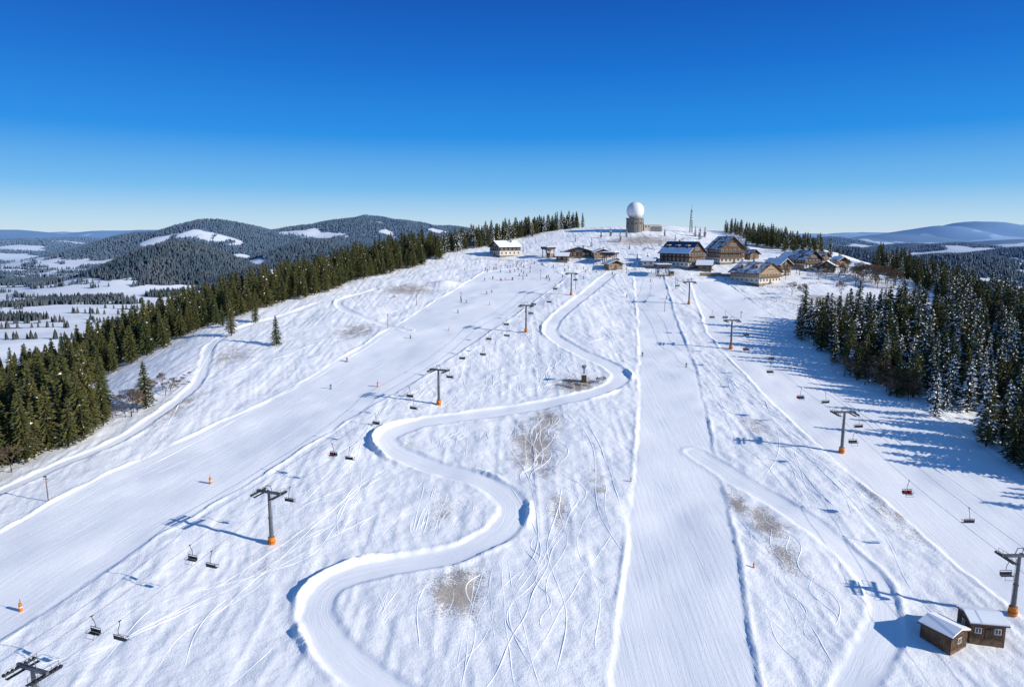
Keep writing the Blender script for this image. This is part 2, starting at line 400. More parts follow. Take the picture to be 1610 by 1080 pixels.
for k in range(46): # traces of skiers on the groomed pistes
    if k<26: y0=random.uniform(150,330);x0=random.uniform(28,60)*y0/250;hd=-math.pi/2+random.gauss(0,.03);lo_,hi_=29,80
    else:
        a=W([(random.uniform(300,760),0)]) if False else None
        t=random.random();x0=-10+ -90*t+random.uniform(-10,8);y0=330-170*t;hd=-math.pi/2-.36+random.gauss(0,.04)
    P=wiggle(x0,y0,hd,random.uniform(30,90),random.choice([.03,.1,.35]),random.uniform(9,22),random.uniform(0,6));P=[p for p in P if p[1]>92]
    if len(P)<10: continue
    Pn=np.array(P);ok=bil(sdmin,Pn[:,0],Pn[:,1])>1.
    P=[p for p,o_ in zip(P,ok) if o_]
    if len(P)>8 and max(np.linalg.norm(np.diff(np.array(P),axis=0),axis=1))<2: track(P,.13,.02)
for l in [[(560,760),(500,860),(400,900),(250,950),(130,1075)],[(470,860),(330,960),(280,1075)],[(740,690),(800,760),(850,860),(800,960),(850,1075)],[(790,690),(830,750),(845,850),(800,930)],
          [(1200,620),(1225,700),(1190,770)],[(0,1060),(200,1000),(400,880),(520,800)],[(60,1075),(260,970),(450,880),(620,790)],[(20,1070),(240,985),(430,880),(560,800)],
          [(350,520),(290,620),(250,690),(200,740)],[(620,520),(480,600),(330,680),(220,735)],[(1150,800),(1240,920),(1330,1075)],
          [(1110,560),(1230,680),(1400,850)],[(1250,570),(1450,720),(1610,830)],[(880,640),(930,700),(940,800),(990,880)],[(820,680),(880,760),(860,860),(890,960),(870,1075)]]:
    track(spline(W(l),.9),.24,.08)
for l in [[(1030,1075),(1050,900),(1060,700)],[(0,905),(230,775),(480,650),(700,505)],[(60,900),(300,775),(560,620)],[(0,975),(300,780),(600,590)],[(1100,1075),(1110,900),(1085,720)],[(1000,1000),(1020,850),(1030,650)]]: track(spline(W(l),.9),.18,.02)
me=bpy.data.meshes.new('ski_tracks');me.from_pydata(tv,[],tf);me.materials.append(M['snowc']);link('ski_tracks',me)
# ------------------------------------------------------------ trees
def conifer(seed,h=18,sn=0.05,wd=.19,dens=1.0,bare=.1,nd='needle'):
    r=random.Random(seed);b=B()
    b.tube((0,0,-1.5),(0,0,h*.55),.26,.14,'bark',6,False);b.tube((0,0,h*.55),(0,0,h),.14,.02,'bark',5,False)
    R=h*wd;nw=int(h*1.55*dens)
    for i in range(nw):
        t=bare+(1-bare)*(i/nw)**.93
        z=h*t;L=R*(1-t)**.78*r.uniform(.78,1.15)+.18
        if t<bare+.08: L*=.75
        nb=max(4,int(8-3*t+r.random()*2));a0=r.random()*6.28
        for k in range(nb):
            a=a0+6.283*k/nb+r.uniform(-.25,.25);l=L*r.uniform(.7,1.15)
            up=.45*(t-.45);ns=max(2,int(l/.62));zz=z+r.uniform(-.25,.25)
            ca,sa=math.cos(a),math.sin(a)
            for j in range(ns):
                u=(j+.7)/ns;rr=l*u;zc=zz+up*rr-.30*l*u*u+.06*rr
                w=(.60*(1-.45*u))*(.55+.1*l);ln=l/ns*.95
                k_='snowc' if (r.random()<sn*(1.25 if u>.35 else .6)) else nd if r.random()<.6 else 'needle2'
                tw=r.uniform(-.5,.5);dr=-.28*u*l/ns-.12
                p0=(rr-ln*.6,-w*.9,-.30+tw*.3);p1=(rr-ln*.4,0,.10);p2=(rr+ln*.8,r.uniform(-.2,.2)*w,dr);p3=(rr-ln*.6,w*.9,-.30-tw*.3)
                vs=[(p[0]*ca-p[1]*sa,p[0]*sa+p[1]*ca,zc+p[2]) for p in(p0,p1,p2,p3)]
                b.add(vs,[(0,2,1),(1,2,3)],k_)
    return b.mesh('conifer')
def broad(seed,h=9,mk='twig',sp=.55,depth=6):
    r=random.Random(seed);b=B()
    def rec(p,d,l,rad,n):
        e=p+d*l;b.tube(p,e,rad,rad*.68,'bark' if n>depth-2 else mk,5 if n>2 else 3,False)
        if n==0:return
        for k in range(3 if n<4 else 2+(r.random()<.6)):
            nd=(d+Vector((r.gauss(0,sp),r.gauss(0,sp),r.gauss(.08,sp*.55)))).normalized()
            rec(e,nd,l*r.uniform(.66,.86),max(rad*.6,.034),n-1)
    rec(Vector((0,0,-.4)),Vector((0,0,1)),h*.26,h*.02,depth)
    return b.mesh('broadleaf')
CON=[conifer(1,19,.006,.20),conifer(2,17,.004,.22),conifer(3,21,.006,.18),conifer(4,15,.004,.23)]
FRO=[conifer(11,18,.22,.19,1,.1,'needle2'),conifer(12,16,.42,.2,1,.1,'needle2'),conifer(13,20,.12,.17,1,.1,'needle')]
WHT=[conifer(21,9,.55,.2,1.1,.05,'needle2'),conifer(22,10,.4,.18,1.1,.05,'needle2')]
BRD=[broad(31,9),broad(32,10)];BFR=[broad(33,7,'frost'),broad(34,6,'frost',.7)]
BUSH=[broad(35,3.2,'twig',.8,5)]
def tree(meshes,px,py,sc=1,name='pine_tree'):
    x,y,z=place(px,py);return link(name,random.choice(meshes),(x,y,z),random.random()*6.28,sc)
src={}
def first(tag,me_,px,py,sc,name):
    x,y,z=place(px,py);o=link(name,me_,(x,y,z),random.random()*6.28,sc);src[tag]=o
first('c0',CON[1],435,543,.72,'pine_tree');first('c1',CON[3],230,642,1.0,'pine_tree');first('c2',CON[2],364,528,.75,'pine_tree');first('c3',CON[0],402,508,.65,'pine_tree')
first('f0',FRO[0],1272,532,.95,'snowy_pine_tree');first('f1',FRO[1],1470,655,.85,'snowy_pine_tree');first('f2',FRO[2],1318,548,.85,'snowy_pine_tree')
first('w0',WHT[0],930,388,.7,'frosted_pine_tree');first('w1',WHT[1],975,380,.7,'frosted_pine_tree')
first('b0',BRD[0],1268,472,1.15,'bare_tree');first('b1',BRD[1],1322,470,1.05,'bare_tree');first('r0',BFR[0],1018,402,1.0,'frosted_tree');first('r1',BFR[1],1145,390,1.,'frosted_tree')
def scatter(name,tags,pts,scl):
    pts=np.array(pts);scl=np.array(scl);tg=np.random.default_rng(3).integers(0,len(tags),len(pts))
    parent=empty(name,(0,0,0))
    for k,t in enumerate(tags):
        P=pts[tg==k];S=scl[tg==k]
        if len(P)==0:continue
        me=bpy.data.meshes.new(name+'_points');me.from_pydata([tuple(p) for p in P],[],[])
        a=me.attributes.new('rot','FLOAT_VECTOR','POINT');rv=np.zeros((len(P),3),np.float32);rv[:,2]=RNG.random(len(P))*6.28;rv[:,0]=RNG.normal(0,.025,len(P));a.data.foreach_set('vector',rv.ravel())
        a=me.attributes.new('scl','FLOAT_VECTOR','POINT');sv=np.stack([S*RNG.uniform(.9,1.3,len(S))]*2+[S],1).astype(np.float32);a.data.foreach_set('vector',sv.ravel())
        o=link('trees_%d'%k,me,parent=parent)
        ng=bpy.data.node_groups.new('plant_trees','GeometryNodeTree')
        ng.interface.new_socket('Geometry',in_out='INPUT',socket_type='NodeSocketGeometry');ng.interface.new_socket('Geometry',in_out='OUTPUT',socket_type='NodeSocketGeometry')
        gi=ng.nodes.new('NodeGroupInput');go=ng.nodes.new('NodeGroupOutput');ip=ng.nodes.new('GeometryNodeInstanceOnPoints')
        ob=ng.nodes.new('GeometryNodeObjectInfo');ob.inputs['Object'].default_value=src[t];ob.inputs['As Instance'].default_value=True;ob.transform_space='ORIGINAL'
        na=ng.nodes.new('GeometryNodeInputNamedAttribute');na.data_type='FLOAT_VECTOR';na.inputs['Name'].default_value='rot'
        nb=ng.nodes.new('GeometryNodeInputNamedAttribute');nb.data_type='FLOAT_VECTOR';nb.inputs['Name'].default_value='scl'
        ng.links.new(gi.outputs[0],ip.inputs['Points']);ng.links.new(ob.outputs['Geometry'],ip.inputs['Instance'])
        ng.links.new(na.outputs['Attribute'],ip.inputs['Rotation']);ng.links.new(nb.outputs['Attribute'],ip.inputs['Scale'])
        ng.links.new(ip.outputs[0],go.inputs[0])
        mo=o.modifiers.new('plant','NODES');mo.node_group=ng
def fill(poly,spacing,lo,hi):
    P=np.array(poly,float);x0,y0=P.min(0);x1,y1=P.max(0)
    n=int((x1-x0)*(y1-y0)/spacing**2*1.0)
    X=[];cell={}
    for i in range(n*4):
        x=RNG.uniform(x0,x1);y=RNG.uniform(y0,y1);c=(int(x/spacing),int(y/spacing))
        if any((x-a)**2+(y-b)**2<(spacing*.72)**2 for i_ in(-1,0,1) for j_ in(-1,0,1) for a,b in cell.get((c[0]+i_,c[1]+j_),[])): continue
        cell.setdefault(c,[]).append((x,y));X.append((x,y))
    X=np.array(X);sd=poly_sd(X[:,0],X[:,1],P);sd=sd+2.5*vn(X[:,0]/9,X[:,1]/9,55);X=X[sd>0]
    S=lo+(hi-lo)*RNG.beta(2,2,len(X));Z=hz(X[:,0],X[:,1])
    return np.column_stack([X,Z]),S
def forest(name,tags,poly,spacing,lo,hi):
    p,s=fill(poly,spacing,lo,hi);scatter(name,tags,p,s)
forest('conifer_forest',['c0','c1','c2','c3'],[(-132,150),(-123,178),(-119,194),(-126,206),(-150,216),(-215,225),(-260,140),(-150,120)],4.8,.7,1.25)
forest('conifer_forest',['c0','c1','c2','c3'],[(-168,225),(-152,258),(-137,296),(-118,333),(-104,352),(-92,382),(-68,418),(-45,462),(-90,500),(-170,430),(-240,330),(-270,230)],4.8,.5,1.1)
forest('conifer_forest',['c0','c2','f0','f2'],[(-47,470),(-5,515),(30,545),(62,566),(40,605),(-20,585),(-100,530),(-90,480)],5,.5,.85)
forest('snowy_conifer_forest',['f0','f1','f2','c0','c3','f2'],[(118,284),(120,255),(121,232),(126,212),(134,203),(152,206),(165,196),(290,196),(320,240),(310,330),(250,345),(216,318),(190,318),(160,306),(135,298)],4.9,.5,1.1)
forest('snowy_conifer_forest',['f0','f1','f2','c0','c1'],[(129,190),(126,178),(132,160),(148,138),(260,130),(260,190),(160,192)],4.7,.6,1.15)
forest('conifer_forest',['c0','c2','f2'],[(216,335),(222,400),(230,450),(300,480),(420,470),(460,380),(320,330)],5.5,.5,.85)
forest('conifer_forest',['c0','f2','c3'],[(172,490),(212,470),(222,500),(190,560),(165,545)],5,.4,.65)
forest('bare_tree_grove',['b0','b1'],[(196,372),(212,375),(214,398),(200,402)],4.5,.9,1.3)
forest('bare_tree_grove',['b0','b1'],[(-121,196),(-117,200),(-112,222),(-119,225)],4.2,.5,.8)
forest('bare_tree_grove',['b0','b1'],[(-130,140),(-120,150),(-124,164),(-140,160)],3.6,.6,1.0)
forest('bare_tree_grove',['b0','b1'],[(117,236),(122,222),(128,212),(133,222),(124,244)],3.8,.7,1.1)
forest('bare_tree_grove',['b0','b1','r0'],[(155,395),(205,390),(210,415),(165,425)],8,.6,1.0)
for px,py,s in [(905,380,.55),(945,374,.6),(990,392,.4),(1045,372,.6),(1100,376,.9),(1108,373,.8),(1093,372,.9),(1050,402,.35),(1002,408,.45),(985,372,.6),(960,372,.7),(1062,378,.5)]:
    tree(WHT,px,py,s,'frosted_pine_tree')
for px,py,s in [(1190,388,.75),(1198,387,.85),(1206,389,.8),(1214,391,.9),(1222,392,.7),(1232,396,.6),(1250,400,.7),(1262,398,.6),(1290,402,.6),(1305,405,.7),(1232,412,.4),(1320,412,.5),(480,470,.55),(350,515,.5),(1160,392,.5),(1172,395,.55)]: tree(CON+FRO[2:],px,py,s)
for px,py in [(1245,465),(1298,440),(1235,440),(1330,440),(1310,425),(1380,452),(18,742),(42,722),(207,655),(216,648),(1345,450),(1365,442),(1120,400)]: tree(BRD,px,py,random.uniform(.7,1.),'bare_tree')
for px,py in [(1075,385),(1165,384),(960,398),(1120,385),(1040,392)]: tree(BFR,px,py,random.uniform(.6,1.),'frosted_tree')
for px,py in [(300,590),(295,605),(285,600),(895,606),(905,609),(912,610),(928,607),(940,603),(947,600),(275,610),(1290,480),(620,470)]: tree(BUSH,px,py,random.uniform(.6,1.0),'bare_bush')
# distant woodland
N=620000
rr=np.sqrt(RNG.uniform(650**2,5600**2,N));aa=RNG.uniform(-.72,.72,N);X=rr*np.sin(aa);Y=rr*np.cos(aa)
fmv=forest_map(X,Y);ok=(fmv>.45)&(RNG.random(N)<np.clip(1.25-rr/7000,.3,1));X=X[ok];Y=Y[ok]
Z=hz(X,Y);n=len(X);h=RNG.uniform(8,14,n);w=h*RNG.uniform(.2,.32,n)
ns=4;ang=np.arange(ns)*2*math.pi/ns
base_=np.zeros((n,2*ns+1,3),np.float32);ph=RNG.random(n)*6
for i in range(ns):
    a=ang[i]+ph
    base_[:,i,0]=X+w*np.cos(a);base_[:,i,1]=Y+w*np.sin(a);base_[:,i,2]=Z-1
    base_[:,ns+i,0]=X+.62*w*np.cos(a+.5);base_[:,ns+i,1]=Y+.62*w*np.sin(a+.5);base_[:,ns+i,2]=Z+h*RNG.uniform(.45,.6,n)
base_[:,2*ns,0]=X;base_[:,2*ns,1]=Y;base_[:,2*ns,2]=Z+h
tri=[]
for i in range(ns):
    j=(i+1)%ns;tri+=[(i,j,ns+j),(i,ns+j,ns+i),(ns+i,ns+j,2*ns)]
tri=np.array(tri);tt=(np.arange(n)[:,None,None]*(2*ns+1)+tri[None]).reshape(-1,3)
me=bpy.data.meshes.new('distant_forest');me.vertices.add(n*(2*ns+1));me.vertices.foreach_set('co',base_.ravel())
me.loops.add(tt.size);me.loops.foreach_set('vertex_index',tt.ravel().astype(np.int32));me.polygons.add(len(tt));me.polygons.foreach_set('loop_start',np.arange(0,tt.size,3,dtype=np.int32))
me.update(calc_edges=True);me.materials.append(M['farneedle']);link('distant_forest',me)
# ------------------------------------------------------------ people
def figure(name,J,E,Rr,root):
    me=bpy.data.meshes.new(name);me.from_pydata(J,E,[]);o=bpy.data.objects.new(name,me);scene.collection.objects.link(o)
    mo=o.modifiers.new('s','SKIN')
    for i,r in enumerate(Rr): me.skin_vertices[0].data[i].radius=(r,r*.9)
    me.skin_vertices[0].data[root].use_root=True
    o.modifiers.new('u','SUBSURF').levels=1;o.modifiers['u'].render_levels=1
    bpy.context.view_layer.update();dg=bpy.context.evaluated_depsgraph_get()
    m2=bpy.data.meshes.new_from_object(o.evaluated_get(dg));bpy.data.objects.remove(o);return m2
def skeleton(sit):
    if sit:
        J=[(0,0,0),(0,.02,.25),(0,0,.48),(0,0,.6),(0,-.02,.70),(0,-.02,.84),
           (.1,-.05,0),(.12,-.45,.03),(.12,-.5,-.40),(.12,-.62,-.44),(-.1,-.05,0),(-.12,-.45,.03),(-.12,-.5,-.40),(-.12,-.62,-.44),
           (.2,0,.47),(.25,-.12,.22),(.2,-.38,.2),(-.2,0,.47),(-.25,-.12,.22),(-.2,-.38,.2)]
    else:
        J=[(0,0,.88),(0,-.04,1.12),(0,-.1,1.36),(0,-.12,1.48),(0,-.14,1.58),(0,-.14,1.72),
           (.1,0,.85),(.14,-.16,.50),(.14,0,.12),(.14,-.14,.08),(-.1,0,.85),(-.14,-.14,.50),(-.14,.03,.12),(-.14,-.11,.08),
           (.2,-.1,1.35),(.32,-.08,1.1),(.30,-.34,1.02),(-.2,-.1,1.35),(-.32,-.08,1.1),(-.30,-.34,1.02)]
    E=[(0,1),(1,2),(2,3),(3,4),(4,5),(0,6),(6,7),(7,8),(8,9),(0,10),(10,11),(11,12),(12,13),(2,14),(14,15),(15,16),(2,17),(17,18),(18,19)]
    R=[.16,.15,.17,.07,.10,.09,.12,.09,.07,.07,.12,.09,.07,.07,.08,.06,.045,.08,.06,.045]
    return J,E,R
def person_mesh(sit,jk,pants,helm):
    J,E,R=skeleton(sit);m=figure('skier',J,E,R,0)
    for k in(jk,pants,helm,'skin'): m.materials.append(M[k])
    for p in m.polygons:
        c=p.center;p.use_smooth=True
        if sit: z=c.z; i=1 if (z<.06) else 0 if z<.60 else (3 if (z<.76 and c.y<-.06) else 2)
        else: z=c.z; i=1 if z<.90 else 0 if z<1.50 else (3 if (z<1.64 and c.y<-.2) else 2)
        p.material_index=i
    return m
COL=[('red','black','black'),('blue','black','white'),('black','black','red'),('yellow','black','black'),('green','black','white'),('black','blue','black')]
STD=[person_mesh(False,*c) for c in COL];SIT=[person_mesh(True,*c) for c in COL[:3]]
gear=B()
for sx in(-.14,.14):
    gear.box((sx,-.1,.03),(.09,1.6,.03),'dark');gear.tube((sx,-.88,.04),(sx,-1.02,.13),.04,.02,'dark',5);gear.box((sx,-.05,.09),(.11,.34,.10),'dark')
for sx in(-1,1): gear.tube((sx*.30,-.36,1.05),(sx*.42,.1,.02),.018,.012,'dark',5)
GEAR=gear.mesh('skis')
def skier(px,py,rz=None,sc=1.05):
    x,y,z=place(px,py);rz=random.uniform(0,6.28) if rz is None else rz
    e=empty('skier',(x,y,z),rz);e.scale=(sc,)*3
    link('body',random.choice(STD),parent=e);link('skis_and_poles',GEAR,parent=e)
for px,py,r in [(520,611,.4),(1079,577,-.3),(985,468,.5),(545,569,2.),(645,532,1),(720,492,.4),(1010,560,0),(1048,470,.3),(806,440,1)]: skier(px,py,r)
for i in range(48): skier(random.gauss(815,36),random.uniform(414,442))
for i in range(26): skier(random.uniform(870,1010),random.uniform(416,434))
for i in range(8): skier(random.uniform(660,830),random.uniform(440,500))
for i in range(8): skier(random.uniform(1010,1150),random.uniform(428,446))
# ------------------------------------------------------------ chairlifts
def pylon(loc,h,rz):
    e=empty('chairlift_pylon',loc,rz)
    b=B();b.tube((0,0,-1.5),(0,0,h*.5),.46,.36,'steel',12);b.tube((0,0,h*.5),(0,0,h-.3),.35,.28,'steel',12);b.tube((0,0,h*.5-.1),(0,0,h*.5+.1),.46,.46,'steel',12)
    for i in range(int(h/.5)):
        if 1+i*.48<h-1: b.box((.0,.48,1.+i*.48),(.4,.04,.04),'steel')
    b.pl([(-.2,.5,1),(-.2,.44,h-1)],.025,'steel');b.pl([(.2,.5,1),(.2,.44,h-1)],.025,'steel')
    link('mast',b.mesh('mast',False),parent=e)
    b=B();b.tube((0,0,-.3),(0,0,1.5),.78,.70,'orange',12);b.tube((0,0,.5),(0,0,.6),.80,.79,'dark',12);link('safety_padding',b.mesh('padding'),parent=e)
    b=B();w=2.7
    b.box((0,0,h-.1),(2*w+.5,.42,.5),'steel')
    for s in(-1,1):
        b.box((s*w,0,h-.55),(.16,4.4,.24),'dark');L=4.2
        n=8
        for i in range(n):
            yy=-L/2+L*i/(n-1);b.tube((s*w-.14,yy,h-.42),(s*w+.14,yy,h-.42),.24,.24,'dark',10)
        b.box((s*(w-.75),0,h-.75),(.55,4.6,.07),'dark')
        for yy in(-2.2,-1.1,0,1.1,2.2): b.tube((s*(w-.5),yy,h-.75),(s*(w-.5),yy,h+.35),.035,.035,'steel',5)
        for zz in(h-.2,h+.35): b.tube((s*(w-.5),-2.2,zz),(s*(w-.5),2.2,zz),.035,.035,'steel',5)
        b.tube((s*.9,0,h+.1),(s*.5,0,h+1.3),.07,.07,'steel',6)
    b.tube((-.5,0,h+1.3),(.5,0,h+1.3),.08,.08,'steel',6)
    link('crossarm',b.mesh('crossarm'),parent=e)
def chair_mesh():
    b=B()
    b.pl([(0,0,0),(0,.05,-.5),(0,.42,-1.3),(0,.45,-2.2)],.05,'dark');b.box((0,0,0),(.12,.5,.14),'dark')
    b.pl([(-1.05,.45,-2.15),(1.05,.45,-2.15)],.05,'dark')
    for s in(-1.05,1.05):
        b.pl([(s,.45,-2.15),(s,.42,-3.0),(s,-.15,-3.1)],.04,'dark');b.pl([(s,.35,-2.55),(s,-.35,-2.5),(s,-.55,-2.75)],.03,'dark')
    b.pl([(-1.05,-.55,-2.75),(1.05,-.55,-2.75)],.03,'dark');b.pl([(-.8,-.35,-2.6),(-.8,-.75,-3.45)],.025,'dark');b.pl([(.8,-.35,-2.6),(.8,-.75,-3.45)],.025,'dark');b.pl([(-.95,-.75,-3.45),(.95,-.75,-3.45)],.03,'dark')
    for i in range(4):
        x=-.78+.52*i
        b.box((x,.10,-3.02),(.49,.50,.09),'dark');b.box((x,.39,-2.68),(.49,.07,.55),'dark')
    return b.mesh('chair')
CH=chair_mesh()
def proj(P):
    x,y,z=P[0],P[1],P[2]-CAMZ;f=y*cp-z*sp;u=y*sp+z*cp
    return 805+F*x/f,540-F*u/f
def lift(pts,chairs,hs,sta_h=4.5):
    pts=[np.array(p,dtype=float) for p in pts];n=len(pts)
    d=pts[-1]-pts[0];d=d/np.linalg.norm(d);rz=math.atan2(d[1],d[0])-math.pi/2;nr=np.array([d[1],-d[0]])
    tops=[]
    for i,p in enumerate(pts):
        z=gz(*p)
        if i<n-1: pylon((p[0],p[1],z),hs[i],rz);tops.append((p[0],p[1],z+hs[i]-.12))
        else: tops.append((p[0],p[1],z+sta_h))
    ropes=[];b=B()
    for s in(-1,1):
        L=[]
        for i in range(n-1):
            a=np.array(tops[i]);c=np.array(tops[i+1]);dist=np.linalg.norm(c-a);sag=dist*.018
            for k in range(24):
                t=k/24;p=a+(c-a)*t;p=p+np.array([nr[0]*2.7*s,nr[1]*2.7*s,-4*sag*t*(1-t)]);L.append(p)
        L.append(np.array(tops[-1])+np.array([nr[0]*2.7*s,nr[1]*2.7*s,0]))
        ropes.append(L);b.pl([tuple(p) for p in L],.035,'rope',4)
    link('haul_cable',b.mesh('haul_cable'))
    for c in chairs:
        px,py,ppl=c;best=None
        for si,L in enumerate(ropes):
            for a,c2 in zip(L[:-1],L[1:]):
                for t in(0,.2,.4,.6,.8):
                    p=a+(c2-a)*t;q=proj((p[0],p[1],p[2]-2.7));e=(q[0]-px)**2+(q[1]-py)**2
                    if best is None or e<best[0]: best=(e,p,si)
        p=best[1]
        e=empty('chairlift_chair',tuple(p),rz+(math.pi if best[2]==1 else 0));link('chair_frame',CH,parent=e)
        for k in range(ppl):
            link('passenger',random.choice(SIT[:1]+SIT),(-.52+.52*k,.12,-2.84),0,1,parent=e)
LL=[(-66.8,87.2),pixel_to_ground(427,850),pixel_to_ground(690,635),pixel_to_ground(827,523),pixel_to_ground(898,465),(61.8,436)]
lift(LL,[(145,990,0),(190,997,0),(300,877,0),(330,884,0),(457,783,0),(520,711,3),(547,715,0),(587,662,0),(648,636,0),(643,620,0),(706,588,0),(725,562,0),(757,554,0),(770,535,0),(797,512,0),(795,524,0),(840,481,0),(862,472,0),(873,455,0),(836,493,0),(905,440,0)],[11.3,11.5,11.3,11.5,11.3])
RL=[pixel_to_ground(1592,963),pixel_to_ground(1323,712),pixel_to_ground(1149,547),pixel_to_ground(1083,480),(88,402)]
RL=[(91,68)]+RL
lift(RL,[(1577,910,0),(1518,824,0),(1427,773,3),(1343,692,0),(1345,674,0),(1258,625,3),(1296,632,0),(1216,580,0),(1215,560,0),(1174,548,1),(1173,525,0),(1121,497,0),(1141,497,0),(1060,463,0)],[11.3,11.3,11.3,11.5,11.])
# ------------------------------------------------------------ buildings
def windows(bw,y,xs_,z,w,h,ax):
    for x in xs_:
        if ax=='y':
            bw.box((x,y,z),(w+.24,.10,h+.24),'frame');bw.box((x,y+(.03 if y>0 else -.03),z),(w,.10,h),'glass');bw.box((x,y+(.05 if y>0 else -.05),z),(.07,.10,h-.02),'frame')
        else:
            bw.box((y,x,z),(.10,w+.24,h+.24),'frame');bw.box((y+(.03 if y>0 else -.03),x,z),(.10,w,h),'glass');bw.box((y+(.05 if y>0 else -.05),x,z),(.10,.07,h-.02),'frame')
def chalet(name,px,py,w,l,fl,rz,low='plaster',up='dwood',roof='tile',snowm=None,pitch=.55,over=1.2,bal=True,dorm=0):
    x,y,z=place(px,py);y+=l*.35;z=min(gz(x+a*w*.45,y+b*l*.45) for a in(-1,1) for b in(-1,1))+.9
    e=empty(name,(x,y,z),rz);H1=3.0;He=2.9*fl;hr=w/2*pitch
    b=B();b.box((0,0,-1.6),(w+.06,l+.06,3.4),'stone');b.box((0,0,H1/2+.05),(w,l,H1),low)
    if fl>1: b.box((0,0,(He+H1)/2+.1),(w+.1,l+.1,He-H1+.1),up)
    for s in(-1,1):
        yy=s*(l/2+.03);b.add([(-w/2,yy,He),(w/2,yy,He),(0,yy,He+hr),(-w/2,yy-s*.25,He),(w/2,yy-s*.25,He),(0,yy-s*.25,He+hr)],[(0,1,2),(3,5,4),(0,3,4,1),(1,4,5,2),(2,5,3,0)],up)
    link('walls',b.mesh('walls'),parent=e)
    b=B();nwx=max(2,int(w/2.6));nwy=max(2,int(l/2.8))
    for f_ in range(fl):
        zz=1.65+2.9*f_;off=.0 if f_==0 else .05
        X=[-w/2+w*(i+.5)/nwx for i in range(nwx)];Y=[-l/2+l*(i+.5)/nwy for i in range(nwy)]
        for s in(-1,1): windows(b,s*(w/2+off),Y,zz,1.1,1.25,'x')
        windows(b,l/2+off,X,zz,1.1,1.25,'y')
        windows(b,-l/2-off,[q_ for q_ in X if not(f_==0 and q_==X[len(X)//2])],zz,1.15,1.35,'y')
    if hr>2.5: windows(b,-l/2-.05,[-1.6,0,1.6] if w>12 else [0],He+hr*.33,1.,1.2,'y');windows(b,l/2+.05,[0],He+hr*.33,1.,1.2,'y')
    link('windows',b.mesh('windows'),parent=e)
    b=B();dx=-w/2+w*(nwx//2+.5)/nwx;b.box((dx,-l/2-.05,1.1),(1.3,.14,2.2),'wood');b.box((dx,-l/2-.6,.0),(2,1.2,.3),'stone');link('door',b.mesh('door'),parent=e)
    if bal and fl>1:
        b=B()
        for f_ in range(1,fl):
            zz=2.9*f_+.25;b.box((0,-l/2-.7,zz),(w*.92,1.3,.14),'wood')
            b.box((0,-l/2-1.33,zz+.95),(w*.92,.08,.12),'wood');b.box((0,-l/2-1.33,zz+.45),(w*.92,.05,.62),'wood')
            for i in range(int(w/2)): b.box((-w*.44+i*w*.88/max(1,int(w/2)-1),-l/2-1.24,zz+.5),(.1,.1,.9),'dwood')
        link('balcony',b.mesh('balcony'),parent=e)
    b=B();bs_=B();wo=w/2+over;lo=l/2+over;dz=over*pitch
    for s in(-1,1):
        def slab(bb,t0,t1,k,ins=0,cut=0):
            a=(s*(wo-ins),He-dz+ins*pitch+t0);c=(s*cut,He+hr+t0-cut*pitch)
            vs=[(a[0],-lo+ins,a[1]),(c[0],-lo+ins,c[1]),(c[0],lo-ins,c[1]),(a[0],lo-ins,a[1])]
            vs+=[(p[0],p[1],p[2]+t1-t0) for p in vs]
            bb.add(vs,[(0,3,2,1),(4,5,6,7),(0,1,5,4),(1,2,6,5),(2,3,7,6),(3,0,4,7)],k)
        slab(b,.02,.28,roof)
        if snowm=='full' or (snowm=='patch'): slab(bs_,.285,.55 if snowm=='full' else .36,'roofsnow' if snowm=='full' else 'patchsnow',.15,.02)
        if snowm=='half' and s==-1: slab(bs_,.285,.5,'roofsnow',.2,w*.30)
        if snowm=='half' and s==1: slab(bs_,.285,.36,'patchsnow',.2,.02)
    link('roof',b.mesh('roof'),parent=e)
    if bs_.v: link('roof_snow',bs_.mesh('roof_snow'),parent=e)
    b=B();b.box((w*.16,l*.2,He+hr+.2),(.9,.9,2.2),'stone');b.box((w*.16,l*.2,He+hr+1.36),(1.1,1.1,.14),'roofsnow');link('chimney',b.mesh('chimney'),parent=e)
    if dorm:
        b=B()
        for s in(-1,1):
            for i in range(dorm):
                yy=-l/2+l*(i+.5)/dorm;xx=s*w*.27;zz=He+hr-(w*.27)*pitch
                b.box((xx,yy,zz+.55),(1.8,1.8,1.7),up);b.box((xx+s*.93,yy,zz+.75),(.08,1.1,.9),'glass');b.box((xx+s*.1,yy,zz+1.48),(2.4,2.3,.16),'roofsnow')
        link('dormers',b.mesh('dormers'),parent=e)
    return e
R_=math.radians
chalet('mountain_hotel',1077,421,16,22,3,R_(38),roof='slate',snowm='half',pitch=.78,dorm=3)
chalet('timber_lodge',1144,414,17,17,3,R_(14),up='wood',roof='tile',snowm='patch',pitch=.85,dorm=2)
chalet('ski_chalet',1194,446,20,19,2,R_(35),low='plaster',up='tan',roof='tile',snowm='patch',pitch=.52,dorm=2)
chalet('wooden_chalet',1270,424,13,14,2,R_(20),roof='tile',snowm='patch',pitch=.75)
chalet('wooden_chalet',1226,433,10,11,2,R_(30),low='plaster',roof='tile',snowm='full',pitch=.6)
chalet('mountain_hut',794,403,14,16,2,R_(-60),roof='tile',snowm='full',pitch=.5,bal=False)
chalet('wooden_hut',1243,416,9,9,1,R_(10),low='wood',roof='tile',snowm='full',pitch=.8,bal=False)
chalet('wooden_hut',1304,428,9,9,1,R_(-30),low='dwood',roof='tile',snowm='full',pitch=.6,bal=False)
chalet('wooden_hut',1290,412,9,10,1,R_(40),low='wood',roof='tile',snowm='patch',pitch=.6,bal=False)
chalet('wooden_hut',1322,420,8,8,1,R_(10),low='tan',roof='tile',snowm='full',pitch=.6,bal=False)
